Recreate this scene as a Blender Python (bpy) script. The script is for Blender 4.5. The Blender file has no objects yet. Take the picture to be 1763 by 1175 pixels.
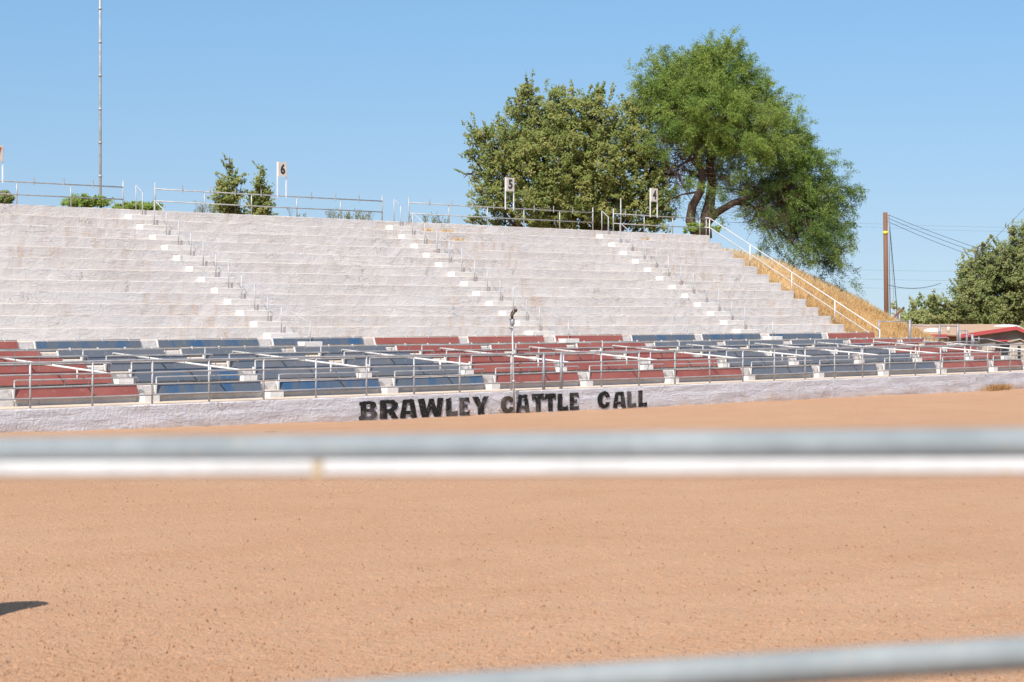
import bpy, bmesh, math, random
import numpy as np
from mathutils import Vector
random.seed(7); rng = np.random.default_rng(7)
R = math.radians
scene = bpy.context.scene
col = scene.collection

# ------------------------------------------------------------------ camera frame
F = 3700.0; CX = 881.5; HY = 545.0; VPX = 4330.0
ANG = math.atan((VPX - CX) / F)            # between the view axis and the stand's long axis (+X)
CA, SA = math.cos(ANG), math.sin(ANG)
HC = 2.87                                   # eye above the arena dirt
cd = bpy.data.cameras.new('camera'); cam = bpy.data.objects.new('camera', cd); col.objects.link(cam)
scene.camera = cam
cd.sensor_width = 36.0; cd.lens = F / 1763.0 * 36.0
cd.shift_y = -(587.5 - HY) / 1763.0
cam.location = (0, 0, HC)
cam.rotation_euler = (R(90), 0, ANG - R(90))
cd.clip_start = 0.1; cd.clip_end = 9000
cd.dof.use_dof = True; cd.dof.focus_distance = 62.0; cd.dof.aperture_fstop = 4.0
scene.render.resolution_x = 1024; scene.render.resolution_y = 682

# ------------------------------------------------------------------ light
LD = Vector((2.5, 1.0, 0)).normalized(); EL = R(50)
LD = Vector((LD.x * math.cos(EL), LD.y * math.cos(EL), -math.sin(EL)))   # direction the light travels
sd = bpy.data.lights.new('sun', 'SUN'); sun = bpy.data.objects.new('sun', sd); col.objects.link(sun)
sd.energy = 4.25; sd.angle = R(0.53); sd.color = (1.0, 0.94, 0.86)
sun.rotation_euler = LD.to_track_quat('-Z', 'Y').to_euler(); sun.location = (0, -20, 40)
w = bpy.data.worlds.new('World'); scene.world = w; w.use_nodes = True
nt = w.node_tree; bg = nt.nodes['Background']
sky = nt.nodes.new('ShaderNodeTexSky'); sky.sky_type = 'NISHITA'; sky.sun_disc = False
sky.sun_elevation = EL; sky.sun_rotation = math.atan2(-LD.x, -LD.y)
sky.altitude = 0; sky.air_density = 1.0; sky.dust_density = 1.2; sky.ozone_density = 2.4
tc = nt.nodes.new('ShaderNodeTexCoord'); va = nt.nodes.new('ShaderNodeVectorMath'); va.operation = 'ADD'; va.inputs[1].default_value = (0, 0, .12)
vn = nt.nodes.new('ShaderNodeVectorMath'); vn.operation = 'NORMALIZE'
nt.links.new(tc.outputs['Generated'], va.inputs[0]); nt.links.new(va.outputs[0], vn.inputs[0]); nt.links.new(vn.outputs[0], sky.inputs[0])
sz = nt.nodes.new('ShaderNodeSeparateXYZ'); nt.links.new(tc.outputs['Generated'], sz.inputs[0])
mr = nt.nodes.new('ShaderNodeMapRange'); mr.inputs['From Min'].default_value = 0; mr.inputs['From Max'].default_value = .13; nt.links.new(sz.outputs[2], mr.inputs['Value'])
mc = nt.nodes.new('ShaderNodeMix'); mc.data_type = 'RGBA'; mc.inputs[6].default_value = (1.06, .94, .85, 1); mc.inputs[7].default_value = (.88, 1.04, 1.05, 1); nt.links.new(mr.outputs[0], mc.inputs[0])
mm = nt.nodes.new('ShaderNodeMix'); mm.data_type = 'RGBA'; mm.blend_type = 'MULTIPLY'; mm.inputs[0].default_value = 1; nt.links.new(sky.outputs[0], mm.inputs[6]); nt.links.new(mc.outputs[2], mm.inputs[7])
nt.links.new(mm.outputs[2], bg.inputs[0]); bg.inputs[1].default_value = 0.108
scene.view_settings.view_transform = 'Standard'; scene.view_settings.look = 'None'
scene.view_settings.exposure = 0.56; scene.view_settings.gamma = 1.0

# ------------------------------------------------------------------ projection helpers
def depth(px, Y): return Y / (SA - (px - CX) / F * CA)
def wx(px, Y):    return depth(px, Y) * (CA + (px - CX) / F * SA)
def hz(px, py, Y): return HC + (HY - py) / F * depth(px, Y)
def P(px, py, Y): return Vector((wx(px, Y), Y, hz(px, py, Y)))
def D(px, py, z):
    x = (px - CX) / F
    return Vector((z * (CA + x * SA), z * (SA - x * CA), HC + (HY - py) / F * z))

# ------------------------------------------------------------------ mesh helpers
class MB:
    def __init__(s): s.v = []; s.f = []
    def quad(s, a, b, c, d):
        n = len(s.v); s.v += [tuple(a), tuple(b), tuple(c), tuple(d)]; s.f.append((n, n+1, n+2, n+3))
    def poly(s, pts):
        n = len(s.v); s.v += [tuple(p) for p in pts]; s.f.append(tuple(range(n, n+len(pts))))
    def box(s, x0, x1, y0, y1, z0, z1, lean=0.0):
        n = len(s.v)
        s.v += [(x0,y0,z0),(x1,y0,z0),(x1,y1,z0),(x0,y1,z0),(x0,y0+lean,z1),(x1,y0+lean,z1),(x1,y1+lean,z1),(x0,y1+lean,z1)]
        s.f += [(n,n+3,n+2,n+1),(n+4,n+5,n+6,n+7),(n,n+1,n+5,n+4),(n+1,n+2,n+6,n+5),(n+2,n+3,n+7,n+6),(n+3,n,n+4,n+7)]
    def tube(s, pts, r, seg=8, cap=True):
        pts = [Vector(p) for p in pts]
        rs = r if isinstance(r, (list, tuple)) else [r]*len(pts)
        prev = None; base = len(s.v)
        for i, p in enumerate(pts):
            if i == 0: d = pts[1]-pts[0]
            elif i == len(pts)-1: d = pts[-1]-pts[-2]
            else: d = (pts[i+1]-p).normalized()+(p-pts[i-1]).normalized()
            d.normalize()
            up = Vector((0,0,1)) if abs(d.z) < .9 else Vector((0,1,0))
            if prev is not None: up = prev
            a = d.cross(up).normalized(); b = a.cross(d).normalized(); prev = b
            for k in range(seg):
                t = 2*math.pi*k/seg
                s.v.append(tuple(p + (a*math.cos(t)+b*math.sin(t))*rs[i]))
        for i in range(len(pts)-1):
            for k in range(seg):
                a0 = base+i*seg+k; a1 = base+i*seg+(k+1)%seg
                s.f.append((a0, a1, a1+seg, a0+seg))
        if cap:
            s.f.append(tuple(base+k for k in range(seg))[::-1])
            s.f.append(tuple(base+(len(pts)-1)*seg+k for k in range(seg)))
    def lathe(s, c, prof, seg=16, closed=True):
        base = len(s.v)
        for (r, z) in prof:
            for k in range(seg):
                t = 2*math.pi*k/seg; s.v.append((c[0]+r*math.cos(t), c[1]+r*math.sin(t), c[2]+z))
        for i in range(len(prof)-1):
            for k in range(seg):
                a0 = base+i*seg+k; a1 = base+i*seg+(k+1)%seg
                s.f.append((a0, a1, a1+seg, a0+seg))
        s.f.append(tuple(base+k for k in range(seg))[::-1]); s.f.append(tuple(base+(len(prof)-1)*seg+k for k in range(seg)))
    def build(s, name, mat, parent=None, smooth=False, bevel=0, fix=True):
        me = bpy.data.meshes.new(name)
        off = parent_origin(parent)
        me.from_pydata([(a-off[0], b-off[1], c-off[2]) for a, b, c in s.v], [], s.f)
        if fix:
            bm = bmesh.new(); bm.from_mesh(me); bmesh.ops.recalc_face_normals(bm, faces=bm.faces)
            if bevel: bmesh.ops.bevel(bm, geom=bm.edges[:], offset=bevel, segments=1, affect='EDGES')
            bm.to_mesh(me); bm.free()
        if smooth:
            for p in me.polygons: p.use_smooth = True
        me.materials.append(mat)
        o = bpy.data.objects.new(name, me); col.objects.link(o)
        if parent: o.parent = parent
        return o
def parent_origin(p):
    v = Vector((0,0,0))
    while p is not None: v += Vector(p.location); p = p.parent
    return v
def tag(o, label=None, cat=None, group=None, kind=None):
    if label: o['label'] = label
    if cat: o['category'] = cat
    if group: o['group'] = group
    if kind: o['kind'] = kind
    return o
def thing(name, label, cat, loc=(0,0,0), group=None):
    o = bpy.data.objects.new(name, None); o.empty_display_size = .2; col.objects.link(o); o.location = loc
    return tag(o, label, cat, group)
def origin_to(o, loc):
    loc = Vector(loc); o.data.transform(__import__('mathutils').Matrix.Translation(-loc)); o.location = loc
def npmesh(name, verts, faces_n, mat, parent=None, attr=None):
    """verts (N*k,3) array, every k consecutive verts is one face"""
    k = faces_n; n = len(verts)
    off = parent_origin(parent); verts = verts - np.array(off)[None, :]
    me = bpy.data.meshes.new(name); me.vertices.add(n); me.vertices.foreach_set('co', verts.astype(np.float32).ravel())
    me.loops.add(n); me.loops.foreach_set('vertex_index', np.arange(n, dtype=np.int32))
    m = n//k; me.polygons.add(m); me.polygons.foreach_set('loop_start', np.arange(0, n, k, dtype=np.int32))
    if attr is not None:
        at_ = me.attributes.new('tone', 'FLOAT', 'FACE'); at_.data.foreach_set('value', attr.astype(np.float32))
    me.update(calc_edges=True); me.materials.append(mat)
    o = bpy.data.objects.new(name, me); col.objects.link(o)
    if parent: o.parent = parent
    return o
ORD = ['first','second','third','fourth','fifth','sixth','seventh','eighth','ninth','tenth','eleventh','twelfth','thirteenth','fourteenth']

# ------------------------------------------------------------------ materials
def mat(name):
    m = bpy.data.materials.new(name); m.use_nodes = True
    n = m.node_tree.nodes; return m, m.node_tree, n['Principled BSDF']
def node(t, typ, **kw):
    n = t.nodes.new(typ)
    for k, v in kw.items():
        if k.startswith('i_'): n.inputs[k[2:].replace('_', ' ')].default_value = v
        else: setattr(n, k, v)
    return n
def noise(t, vec, scale, detail=4, rough=.55, dist=0, sc=None):
    if sc:
        mp = t.nodes.new('ShaderNodeMapping'); mp.inputs['Scale'].default_value = sc; t.links.new(vec, mp.inputs[0]); vec = mp.outputs[0]
    n = node(t, 'ShaderNodeTexNoise', i_Scale=scale, i_Detail=detail, i_Roughness=rough, i_Distortion=dist); t.links.new(vec, n.inputs['Vector']); return n.outputs['Fac']
def ramp(t, fac, a, b, va=0.0, vb=1.0):
    n = node(t, 'ShaderNodeMapRange', i_From_Min=a, i_From_Max=b, i_To_Min=va, i_To_Max=vb); t.links.new(fac, n.inputs['Value']); return n.outputs[0]
def mathn(t, op, a, b=None):
    n = t.nodes.new('ShaderNodeMath'); n.operation = op
    for i, x in enumerate((a, b)):
        if x is None: continue
        if isinstance(x, (int, float)): n.inputs[i].default_value = x
        else: t.links.new(x, n.inputs[i])
    return n.outputs[0]
def mix(t, fac, a, b):
    n = t.nodes.new('ShaderNodeMix'); n.data_type = 'RGBA'
    for s, x in ((0, fac), (6, a), (7, b)):
        if isinstance(x, (int, float)): n.inputs[s].default_value = x
        elif isinstance(x, tuple): n.inputs[s].default_value = (*x, 1)
        else: t.links.new(x, n.inputs[s])
    return n.outputs[2]
def world_vec(t):
    g = t.nodes.new('ShaderNodeNewGeometry'); return g.outputs['Position'], g.outputs['True Normal']
def bump(t, b, h, strength, dist):
    n = node(t, 'ShaderNodeBump', i_Strength=strength, i_Distance=dist); t.links.new(h, n.inputs['Height']); t.links.new(n.outputs[0], b.inputs['Normal'])

T0v = -.69+HC
def concrete(name, base=(.69,.66,.66), stain=1.0, paint=None, lowrust=0.0, rel=1.0, fg_=(.55,.42,.14)):
    m, t, b = mat(name); pos, nor = world_vec(t)
    big = noise(t, pos, .35, 3); med = noise(t, pos, 2.2, 6, .6); fine = noise(t, pos, 14, 6, .65); mask = noise(t, pos, .16, 2)
    c = mix(t, ramp(t, med, .3, .7), tuple(x*.90 for x in base), tuple(min(1, x*1.05) for x in base))
    c = mix(t, ramp(t, big, .4, .7, 0, .45), c, (base[0]*.88, base[1]*.89, base[2]*.94))
    c = mix(t, mathn(t, 'MULTIPLY', ramp(t, fine, .56, .72), .3), c, (.50, .44, .40))
    sx0 = t.nodes.new('ShaderNodeSeparateXYZ'); t.links.new(pos, sx0.inputs[0])
    rowi = mathn(t, 'FLOOR', mathn(t, 'DIVIDE', mathn(t, 'SUBTRACT', sx0.outputs[2], T0v), .356))
    xi = mathn(t, 'FLOOR', mathn(t, 'ADD', mathn(t, 'DIVIDE', sx0.outputs[0], 2.3), mathn(t, 'MULTIPLY', rowi, .37)))
    cb = t.nodes.new('ShaderNodeCombineXYZ'); t.links.new(xi, cb.inputs[0]); t.links.new(rowi, cb.inputs[1])
    wn = t.nodes.new('ShaderNodeTexWhiteNoise'); t.links.new(cb.outputs[0], wn.inputs['Vector'])
    c = mix(t, ramp(t, wn.outputs['Value'], .45, 1.0, 0, .28), c, (base[0]*.80, base[1]*.77, base[2]*.74))
    fr_ = mathn(t, 'FRACT', mathn(t, 'ADD', mathn(t, 'DIVIDE', sx0.outputs[0], 2.3), mathn(t, 'MULTIPLY', rowi, .37)))
    jt = mathn(t, 'MULTIPLY', ramp(t, fr_, .008, .0), ramp(t, wn.outputs['Value'], .45, .5))
    c = mix(t, mathn(t, 'MULTIPLY', jt, .45 if not paint and not lowrust else 0), c, (.25, .2, .17))
    # rust coloured runs down the risers
    st = noise(t, pos, 1.0, 5, .6, 0, (3.2, 3.2, .35)); st2 = noise(t, pos, 5.5, 4, .7)
    s = mathn(t, 'MULTIPLY', ramp(t, st, .50, .66), ramp(t, mask, .42, .60))
    s = mathn(t, 'MULTIPLY', s, ramp(t, st2, .3, .6, .3, 1))
    c = mix(t, mathn(t, 'MULTIPLY', s, .55*stain), c, (.52, .34, .21))
    sp = mathn(t, 'MULTIPLY', ramp(t, noise(t, pos, 1.6, 6, .65), .66, .74), .55*stain)
    c = mix(t, sp, c, (.50, .33, .20))
    if lowrust:
        sx = t.nodes.new('ShaderNodeSeparateXYZ'); t.links.new(pos, sx.inputs[0])
        lo = ramp(t, sx.outputs[2], 0.32, 0.0)
        lo = mathn(t, 'MULTIPLY', lo, ramp(t, noise(t, pos, .8, 5, .65), .35, .62))
        c = mix(t, mathn(t, 'MULTIPLY', lo, lowrust), c, (.52, .37, .26))
    # cracks
    vo = node(t, 'ShaderNodeTexVoronoi', feature='DISTANCE_TO_EDGE', i_Scale=.55)
    mp = node(t, 'ShaderNodeMapping'); mp.inputs['Scale'].default_value = (.5, 1, 2.6)
    ds = node(t, 'ShaderNodeTexNoise', i_Scale=1.7, i_Detail=6); t.links.new(pos, ds.inputs['Vector'])
    ad = t.nodes.new('ShaderNodeVectorMath'); ad.operation = 'MULTIPLY_ADD'; t.links.new(ds.outputs['Color'], ad.inputs[0]); ad.inputs[1].default_value = (1.6,1.6,1.6); t.links.new(pos, ad.inputs[2])
    t.links.new(ad.outputs[0], mp.inputs[0]); t.links.new(mp.outputs[0], vo.inputs['Vector'])
    cr = mathn(t, 'MULTIPLY', ramp(t, vo.outputs['Distance'], .012, .0), ramp(t, noise(t, pos, .4, 2), .52, .6))
    c = mix(t, mathn(t, 'MULTIPLY', cr, .5), c, (.16, .13, .12))
    # dust lying on upward faces
    sn = t.nodes.new('ShaderNodeSeparateXYZ'); t.links.new(nor, sn.inputs[0])
    upf = mathn(t, 'MULTIPLY', ramp(t, sn.outputs[2], .6, .95), ramp(t, noise(t, pos, 1.5, 4), .25, .6, .55, .95))
    c = mix(t, upf, c, (.60, .46, .33))
    if paint:
        wear = mathn(t, 'MAXIMUM', ramp(t, noise(t, pos, 11, 6, .7), .58, .68, 0, .62), ramp(t, noise(t, pos, .9, 4, .6), .52, .70, 0, .34))
        c = mix(t, wear, paint, c)
    t.links.new(c, b.inputs['Base Color']); b.inputs['Roughness'].default_value = .88
    b.inputs['Specular IOR Level'].default_value = .25
    lump = noise(t, pos, 3.2, 4, .55, .5, (1, 1, 1.8)); l2 = noise(t, pos, 10, 4, .6, .3); pit = noise(t, pos, 34, 3, .6)
    led = noise(t, pos, 1.0, 5, .6, .4, (.9, 1, 8.0)); led = ramp(t, led, .56, .60)
    h = mathn(t, 'ADD', mathn(t, 'MULTIPLY', lump, fg_[0]), mathn(t, 'MULTIPLY', l2, fg_[1])); h = mathn(t, 'ADD', h, mathn(t, 'MULTIPLY', pit, fg_[2]))
    h = mathn(t, 'SUBTRACT', h, mathn(t, 'MULTIPLY', cr, .3)); h = mathn(t, 'ADD', h, mathn(t, 'MULTIPLY', led, .22))
    bump(t, b, h, min(1, .75*rel), .055*rel)
    return m
M = {}
M['stand'] = concrete('painted_concrete', (.665,.640,.630), 1.0, None, 0, .9, (.36,.46,.24))
M['wall'] = concrete('wall_plaster', (.645,.63,.655), .7, None, .85, 1.15, (.30,.55,.30))
M['step'] = concrete('step_concrete', (.72,.70,.68), .6, None, 0, .7)  # sunlit look of the step sides put into a paler base colour
M['letters'] = concrete('black_wall_paint', (.5,.45,.42), .5, (.018,.018,.016), 0, 1.15, (.30,.55,.30))
M['letters_faded'] = concrete('faded_black_paint', (.40,.30,.22), 1.0, (.075,.06,.045), 0, 1.15, (.30,.55,.30))

def paintmat(name, c1, c2, rough=.6, sc=1.2, lo=.4, hi=.6, metal=0, stretch=None, c3=None):
    m, t, b = mat(name); pos, _ = world_vec(t)
    c = mix(t, ramp(t, noise(t, pos, sc, 4, .6, 0, stretch), lo, hi), c1, c2)
    if c3: c = mix(t, ramp(t, noise(t, pos, sc*6, 6, .7), .62, .7, 0, .8), c, c3)
    c = mix(t, ramp(t, noise(t, pos, 25, 4, .6), .45, .75, 0, .25), c, tuple(x*.6 for x in c1))
    t.links.new(c, b.inputs['Base Color']); b.inputs['Roughness'].default_value = rough; b.inputs['Metallic'].default_value = metal
    bump(t, b, noise(t, pos, 40, 4), .15, .01)
    return m
M['red'] = paintmat('worn_red_paint', (.26,.068,.058), (.31,.102,.08), .6, .7, .38, .62, 0, (1, 1, 2), (.31,.17,.14))
M['blue'] = paintmat('worn_blue_paint', (.035,.095,.195), (.10,.12,.15), .6, .9, .38, .52, 0, (1.6, 1, .5), (.17,.18,.20))
M['grey'] = paintmat('weathered_blue_grey_paint', (.09,.115,.155), (.13,.14,.165), .6, .6, .3, .6, 0, (1.2, 1, .6), (.18,.18,.19))
M['pipe'] = paintmat('galvanised_pipe', (.43,.43,.44), (.34,.335,.33), .5, 3, .4, .6, .2, None, (.30,.22,.17))
M['palepipe'] = paintmat('pale_grey_pipe_paint', (.44,.44,.47), (.37,.37,.39), .55, 3, .4, .6)
M['white'] = paintmat('white_pipe_paint', (.66,.65,.64), (.58,.56,.54), .5, 2, .4, .6, 0, None, (.5,.4,.32))
M['fgpipe'] = paintmat('weathered_zinc_pipe', (.19,.215,.225), (.25,.275,.285), .75, 5, .35, .65, .1, None, (.34,.28,.2))
M['fgwhite'] = paintmat('near_bar_white_paint', (.57,.56,.555), (.50,.49,.485), .5, 6, .4, .6, 0, None, (.62,.5,.34))  # the near bar's own white paint
M['dark'] = paintmat('dark_iron', (.05,.04,.035), (.10,.06,.04), .55, 6, .4, .6, .4)
M['steel'] = paintmat('dark_grey_steel', (.24,.24,.27), (.30,.29,.31), .5, 4, .4, .6, .3)
M['fascia'] = paintmat('red_fascia_paint', (.42,.055,.06), (.36,.06,.06), .55, 1, .4, .6)
M['roof'] = paintmat('tan_roofing', (.42,.265,.17), (.47,.31,.20), .9, .8, .3, .7, 0, None, (.38,.25,.17))
M['tanwall'] = paintmat('tan_building_paint', (.42,.36,.29), (.36,.31,.26), .85, .7, .3, .7)
M['greywall'] = paintmat('grey_brown_siding', (.20,.175,.15), (.15,.13,.115), .85, .9, .3, .7)
M['pole'] = paintmat('brown_pole_wood', (.20,.095,.05), (.14,.07,.04), .85, 1.5, .3, .7, 0, (3, 3, .3))
M['yellow'] = paintmat('yellow_band', (.75,.58,.04), (.65,.5,.04), .6)
M['wire'] = paintmat('black_cable', (.05,.06,.07), (.07,.08,.09), .6)
M['signface'] = paintmat('cream_sign_board', (.66,.60,.54), (.58,.52,.46), .6, 3, .35, .65)
M['signedge'] = paintmat('white_sign_frame', (.72,.72,.74), (.66,.66,.68), .5)
M['black'] = paintmat('black_number_paint', (.03,.03,.035), (.05,.045,.045), .6)
M['orangepaint'] = paintmat('orange_red_number_paint', (.45,.10,.05), (.40,.12,.06), .6)
M['glass'] = paintmat('dark_window', (.02,.025,.03), (.03,.035,.04), .15)
M['bark'] = paintmat('dark_bark', (.10,.065,.045), (.055,.038,.028), .95, 4, .35, .65, 0, (3, 3, .6))
M['twig'] = paintmat('brown_twigs', (.17,.10,.075), (.11,.065,.05), .95, 4)
M['rubber'] = paintmat('shadow_drum_paint', (.05,.10,.30), (.04,.08,.25), .5)  # paint of the added shadow-casting drums

def leafmat(name, cols, sc=1.0, trans=.25):
    m, t, b = mat(name); pos, _ = world_vec(t)
    a = node(t, 'ShaderNodeAttribute', attribute_name='tone')
    c = mix(t, ramp(t, a.outputs['Fac'], .0, .5), cols[0], cols[1])
    c = mix(t, ramp(t, a.outputs['Fac'], .5, 1.0), c, cols[2])
    c = mix(t, ramp(t, noise(t, pos, .45*sc, 3), .4, .65, 0, .55), c, cols[3])
    t.links.new(c, b.inputs['Base Color']); b.inputs['Roughness'].default_value = .55
    b.inputs['Specular IOR Level'].default_value = .35
    tr = t.nodes.new('ShaderNodeBsdfTranslucent'); t.links.new(c, tr.inputs[0])
    ms = t.nodes.new('ShaderNodeMixShader'); ms.inputs[0].default_value = trans
    out = t.nodes['Material Output']; t.links.new(b.outputs[0], ms.inputs[1]); t.links.new(tr.outputs[0], ms.inputs[2]); t.links.new(ms.outputs[0], out.inputs[0])
    return m
M['leaf_ash'] = leafmat('broadleaf_foliage', ((.095,.135,.03),(.19,.235,.055),(.36,.30,.11),(.26,.28,.07)), 1, .35)
M['leaf_mesq'] = leafmat('feathery_foliage', ((.07,.13,.035),(.18,.28,.055),(.34,.42,.08),(.28,.33,.075)), 1, .35)
M['leaf_far'] = leafmat('dusty_foliage', ((.12,.155,.045),(.21,.25,.08),(.34,.31,.13),(.27,.29,.10)), 1, .35)
M['leaf_bush'] = leafmat('bush_foliage', ((.12,.20,.03),(.20,.30,.05),(.30,.34,.08),(.22,.28,.05)), 1, .35)
M['leaf_dry'] = leafmat('dry_grass', ((.58,.38,.17),(.70,.52,.29),(.82,.72,.53),(.68,.50,.28)), 1, .35)
M['leaf_tuft'] = leafmat('dry_tuft', ((.40,.20,.08),(.52,.30,.13),(.34,.20,.08),(.42,.25,.10)))

def ground(name, c1, c2, c3, rel=1.0):
    m, t, b = mat(name); pos, _ = world_vec(t)
    c = mix(t, ramp(t, noise(t, pos, .12, 4, .6), .35, .65), c1, c2)
    c = mix(t, ramp(t, noise(t, pos, 1.0, 5, .65, 0, (.35, .9, 1)), .46, .72, 0, .4), c, c3)
    c = mix(t, ramp(t, noise(t, pos, 30, 3, .6), .60, .72, 0, .6), c, tuple(x*.55 for x in c1))
    c = mix(t, ramp(t, noise(t, pos, 9, 4, .7), .60, .75, 0, .35), c, tuple(min(1, x*1.25) for x in c2))
    t.links.new(c, b.inputs['Base Color']); b.inputs['Roughness'].default_value = .95; b.inputs['Specular IOR Level'].default_value = .15
    h = mathn(t, 'ADD', mathn(t, 'MULTIPLY', noise(t, pos, 12, 4, .6), 1.0), mathn(t, 'MULTIPLY', noise(t, pos, 42, 3, .6), .55))
    h = mathn(t, 'ADD', h, mathn(t, 'MULTIPLY', noise(t, pos, 2.2, 4), .8))
    bump(t, b, h, .9*rel, .07)
    return m
M['dirt'] = ground('arena_dirt', (.49,.285,.170), (.52,.312,.192), (.44,.235,.128))
M['outer'] = ground('outer_dirt', (.34,.22,.13), (.38,.26,.16), (.26,.18,.10))
M['slope'] = ground('slope_soil', (.50,.29,.12), (.56,.35,.16), (.40,.21,.09))

# ------------------------------------------------------------------ key dimensions (measured)
Y0 = 43.1                                   # arena wall face
YW = -2.20 + HC                              # top of the wall / walkway level
YR = [44.7 + 1.06*i for i in range(6)]       # risers of the box-seat terrace
TR = [h + HC for h in (-1.78, -1.41, -1.25, -1.10, -.93, -.69)]
TC = [TR[0], TR[1]-.06, TR[2]-.07, TR[3]-.07, TR[4]-.06]
YU0 = 51.33; TU = .645; RU = .356; T0 = TR[-1]
XL = 12.0
XEND = wx(1222, YU0 + 11*TU)                 # right end of the tall stand
XLOW = wx(1757, YR[0])
def tread(j): return T0 + RU*j               # level j, j=12 is the top deck

# ------------------------------------------------------------------ ground
def grid(name, xs, ys, fn, m, label=None):
    mb = MB(); nx, ny = len(xs), len(ys)
    for y in ys:
        for x in xs: mb.v.append((x, y, fn(x, y)))
    for j in range(ny-1):
        for i in range(nx-1):
            a = j*nx+i; mb.f.append((a, a+1, a+1+nx, a+nx))
    return mb.build(name, m, smooth=True, fix=False)
def hn(x, y, s): 
    return (math.sin(x*1.7*s+1.3)*math.sin(y*1.3*s+.4)+math.sin(x*.7*s-y*1.9*s+2.1)*.7+math.sin(x*3.1*s+y*2.3*s)*.4)/2.1
def dirt_h(x, y):
    d = Y0 - y; z = .018*hn(x, y, .9)+.012*hn(x+7, y, 3.1)
    if 0 <= d < 1.2: z += (1-d/1.2)**2*(.012+.02*hn(x, y, .5))
    z += .13*min(1, max(0, (41-x)/12))*max(0, 1-max(0, d)/6)
    return z
xs = list(np.concatenate([np.linspace(-60, 0, 20)[:-1], np.linspace(0, 100, 334)[:-1], np.linspace(100, 140, 20)]))
ys = list(np.concatenate([np.linspace(-40, 4, 16)[:-1], np.linspace(4, 39, 100)[:-1], np.linspace(39, Y0+.3, 24)]))
tag(grid('arena_ground', xs, ys, dirt_h, M['dirt']), kind='structure')
g = MB(); g.quad((-4000,-4000,-.6),(4000,-4000,-.6),(4000,4000,-.6),(-4000,4000,-.6))
tag(g.build('surrounding_ground', M['outer']), kind='structure')

# grassy embankment behind and beside the stand
RP = [(60, 3.2), (72, 3.1), (79.4, 2.9), (83, 2.50), (84.8, 2.0), (87.5, 1.32), (90, .58), (91.9, -.06), (93.9, -.6), (96, -1.2), (100, -2.4), (112, -3.4)]
def ridge(x):
    if x <= RP[0][0]: return RP[0][1]+HC
    for (a, b), (c, d) in zip(RP, RP[1:]):
        if x <= c: return b+(d-b)*(x-a)/(c-a)+HC
    return RP[-1][1]+HC
def berm_h(x, y):
    top = ridge(x + max(0, 60-y)*1.5)
    front = T0 - .25 + (y-(YU0-.1))*RU/TU
    back = top - max(0, y-66)*.55
    h = min(top, front, back)
    if h > top-.25: h = top-.25 + (h-top+.25)*.6
    h = max(h, -.7)
    return h + .05*hn(x, y, 1.1) + .03*hn(x, y, 2.7)
xs = list(np.linspace(XL-6, XEND-1.5, 30)[:-1]) + list(np.linspace(XEND-1.5, 114, 110)); ys = list(np.linspace(44, 78, 90))
def berm2(x, y):
    if x < XEND+.02: 
        return (T0+RU*12-.16 if y > YU0+11*TU+.75 else -.7) if y < 66 else berm_h(x, y)-.1
    return berm_h(x, y)
tag(grid('embankment', xs, ys, berm2, M['slope']), kind='structure')

# ------------------------------------------------------------------ tall concrete stand
def stepped(name, prof, x0, x1, m, parent, ends=True, dx=.33, jit=.012):
    """prof: list of (y,z) from front bottom up to the back; noses get a worn bevel"""
    pts = []
    for i, (y, z) in enumerate(prof):
        if 0 < i < len(prof)-1 and prof[i-1][0] == y and prof[i+1][1] == z:   # nose
            pts += [(y, z-.012, 1), (y+.014, z, 1)]
        else: pts.append((y, z, 0))
    n = max(2, int((x1-x0)/dx)); mb = MB(); r = random.Random(hash(name) % 99 if False else len(name))
    for i in range(n+1):
        x = x0+(x1-x0)*i/n
        for k, (y, z, f) in enumerate(pts):
            jy = jit*(r.random()-.5) + .010*hn(x, k*3.1, .5); jz = jit*.8*(r.random()-.5) if f else 0
            if k in (0, len(pts)-1): jy = jz = 0
            mb.v.append((x, y+jy, z+jz))
    q = len(pts)
    for i in range(n):
        for k in range(q-1):
            a = i*q+k; mb.f.append((a, a+q, a+q+1, a+1))
    if ends:
        zb = min(p[1] for p in pts)-.4
        for i in (0, n):
            ids = [i*q+k for k in range(q)]
            b0 = len(mb.v); mb.v += [(mb.v[ids[0]][0], pts[-1][0], zb), (mb.v[ids[0]][0], pts[0][0], zb)]
            mb.f.append(tuple(ids+[b0, b0+1]) if i == n else tuple((ids+[b0, b0+1])[::-1]))
    return mb.build(name, m, parent, fix=False)
stand = thing('grandstand', 'tall white painted concrete grandstand of twelve tiers rising behind the box seats', 'grandstand', (XL, YU0, 0))
prof = [(YR[5], TC[4]-.3), (YR[5], T0)]
for j in range(12): prof += [(YU0+TU*j, tread(j)), (YU0+TU*j, tread(j+1))]
prof.append((YU0+TU*11+1.6, tread(12)))
stepped('tiers', prof, XL, XEND, M['stand'], stand)
# block left of the last terrace bay, under the handrail foot
AX = [wx(466, 51.0), wx(917, 51.0), wx(1274, 51.0)]
AX0 = AX[0]-(AX[1]-AX[0])                    # one more aisle left of the frame
for ai, ax in enumerate([AX0]+AX):
    for j in range(12):
        b = MB(); yb = YU0+TU*j
        b.box(ax+random.uniform(-.02,.02), ax+1.25+random.uniform(-.03,.03), yb-.33, yb+.03, tread(j)-.02, tread(j)+.175)
        b.build('step', M['step'], stand, bevel=.012)
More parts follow.
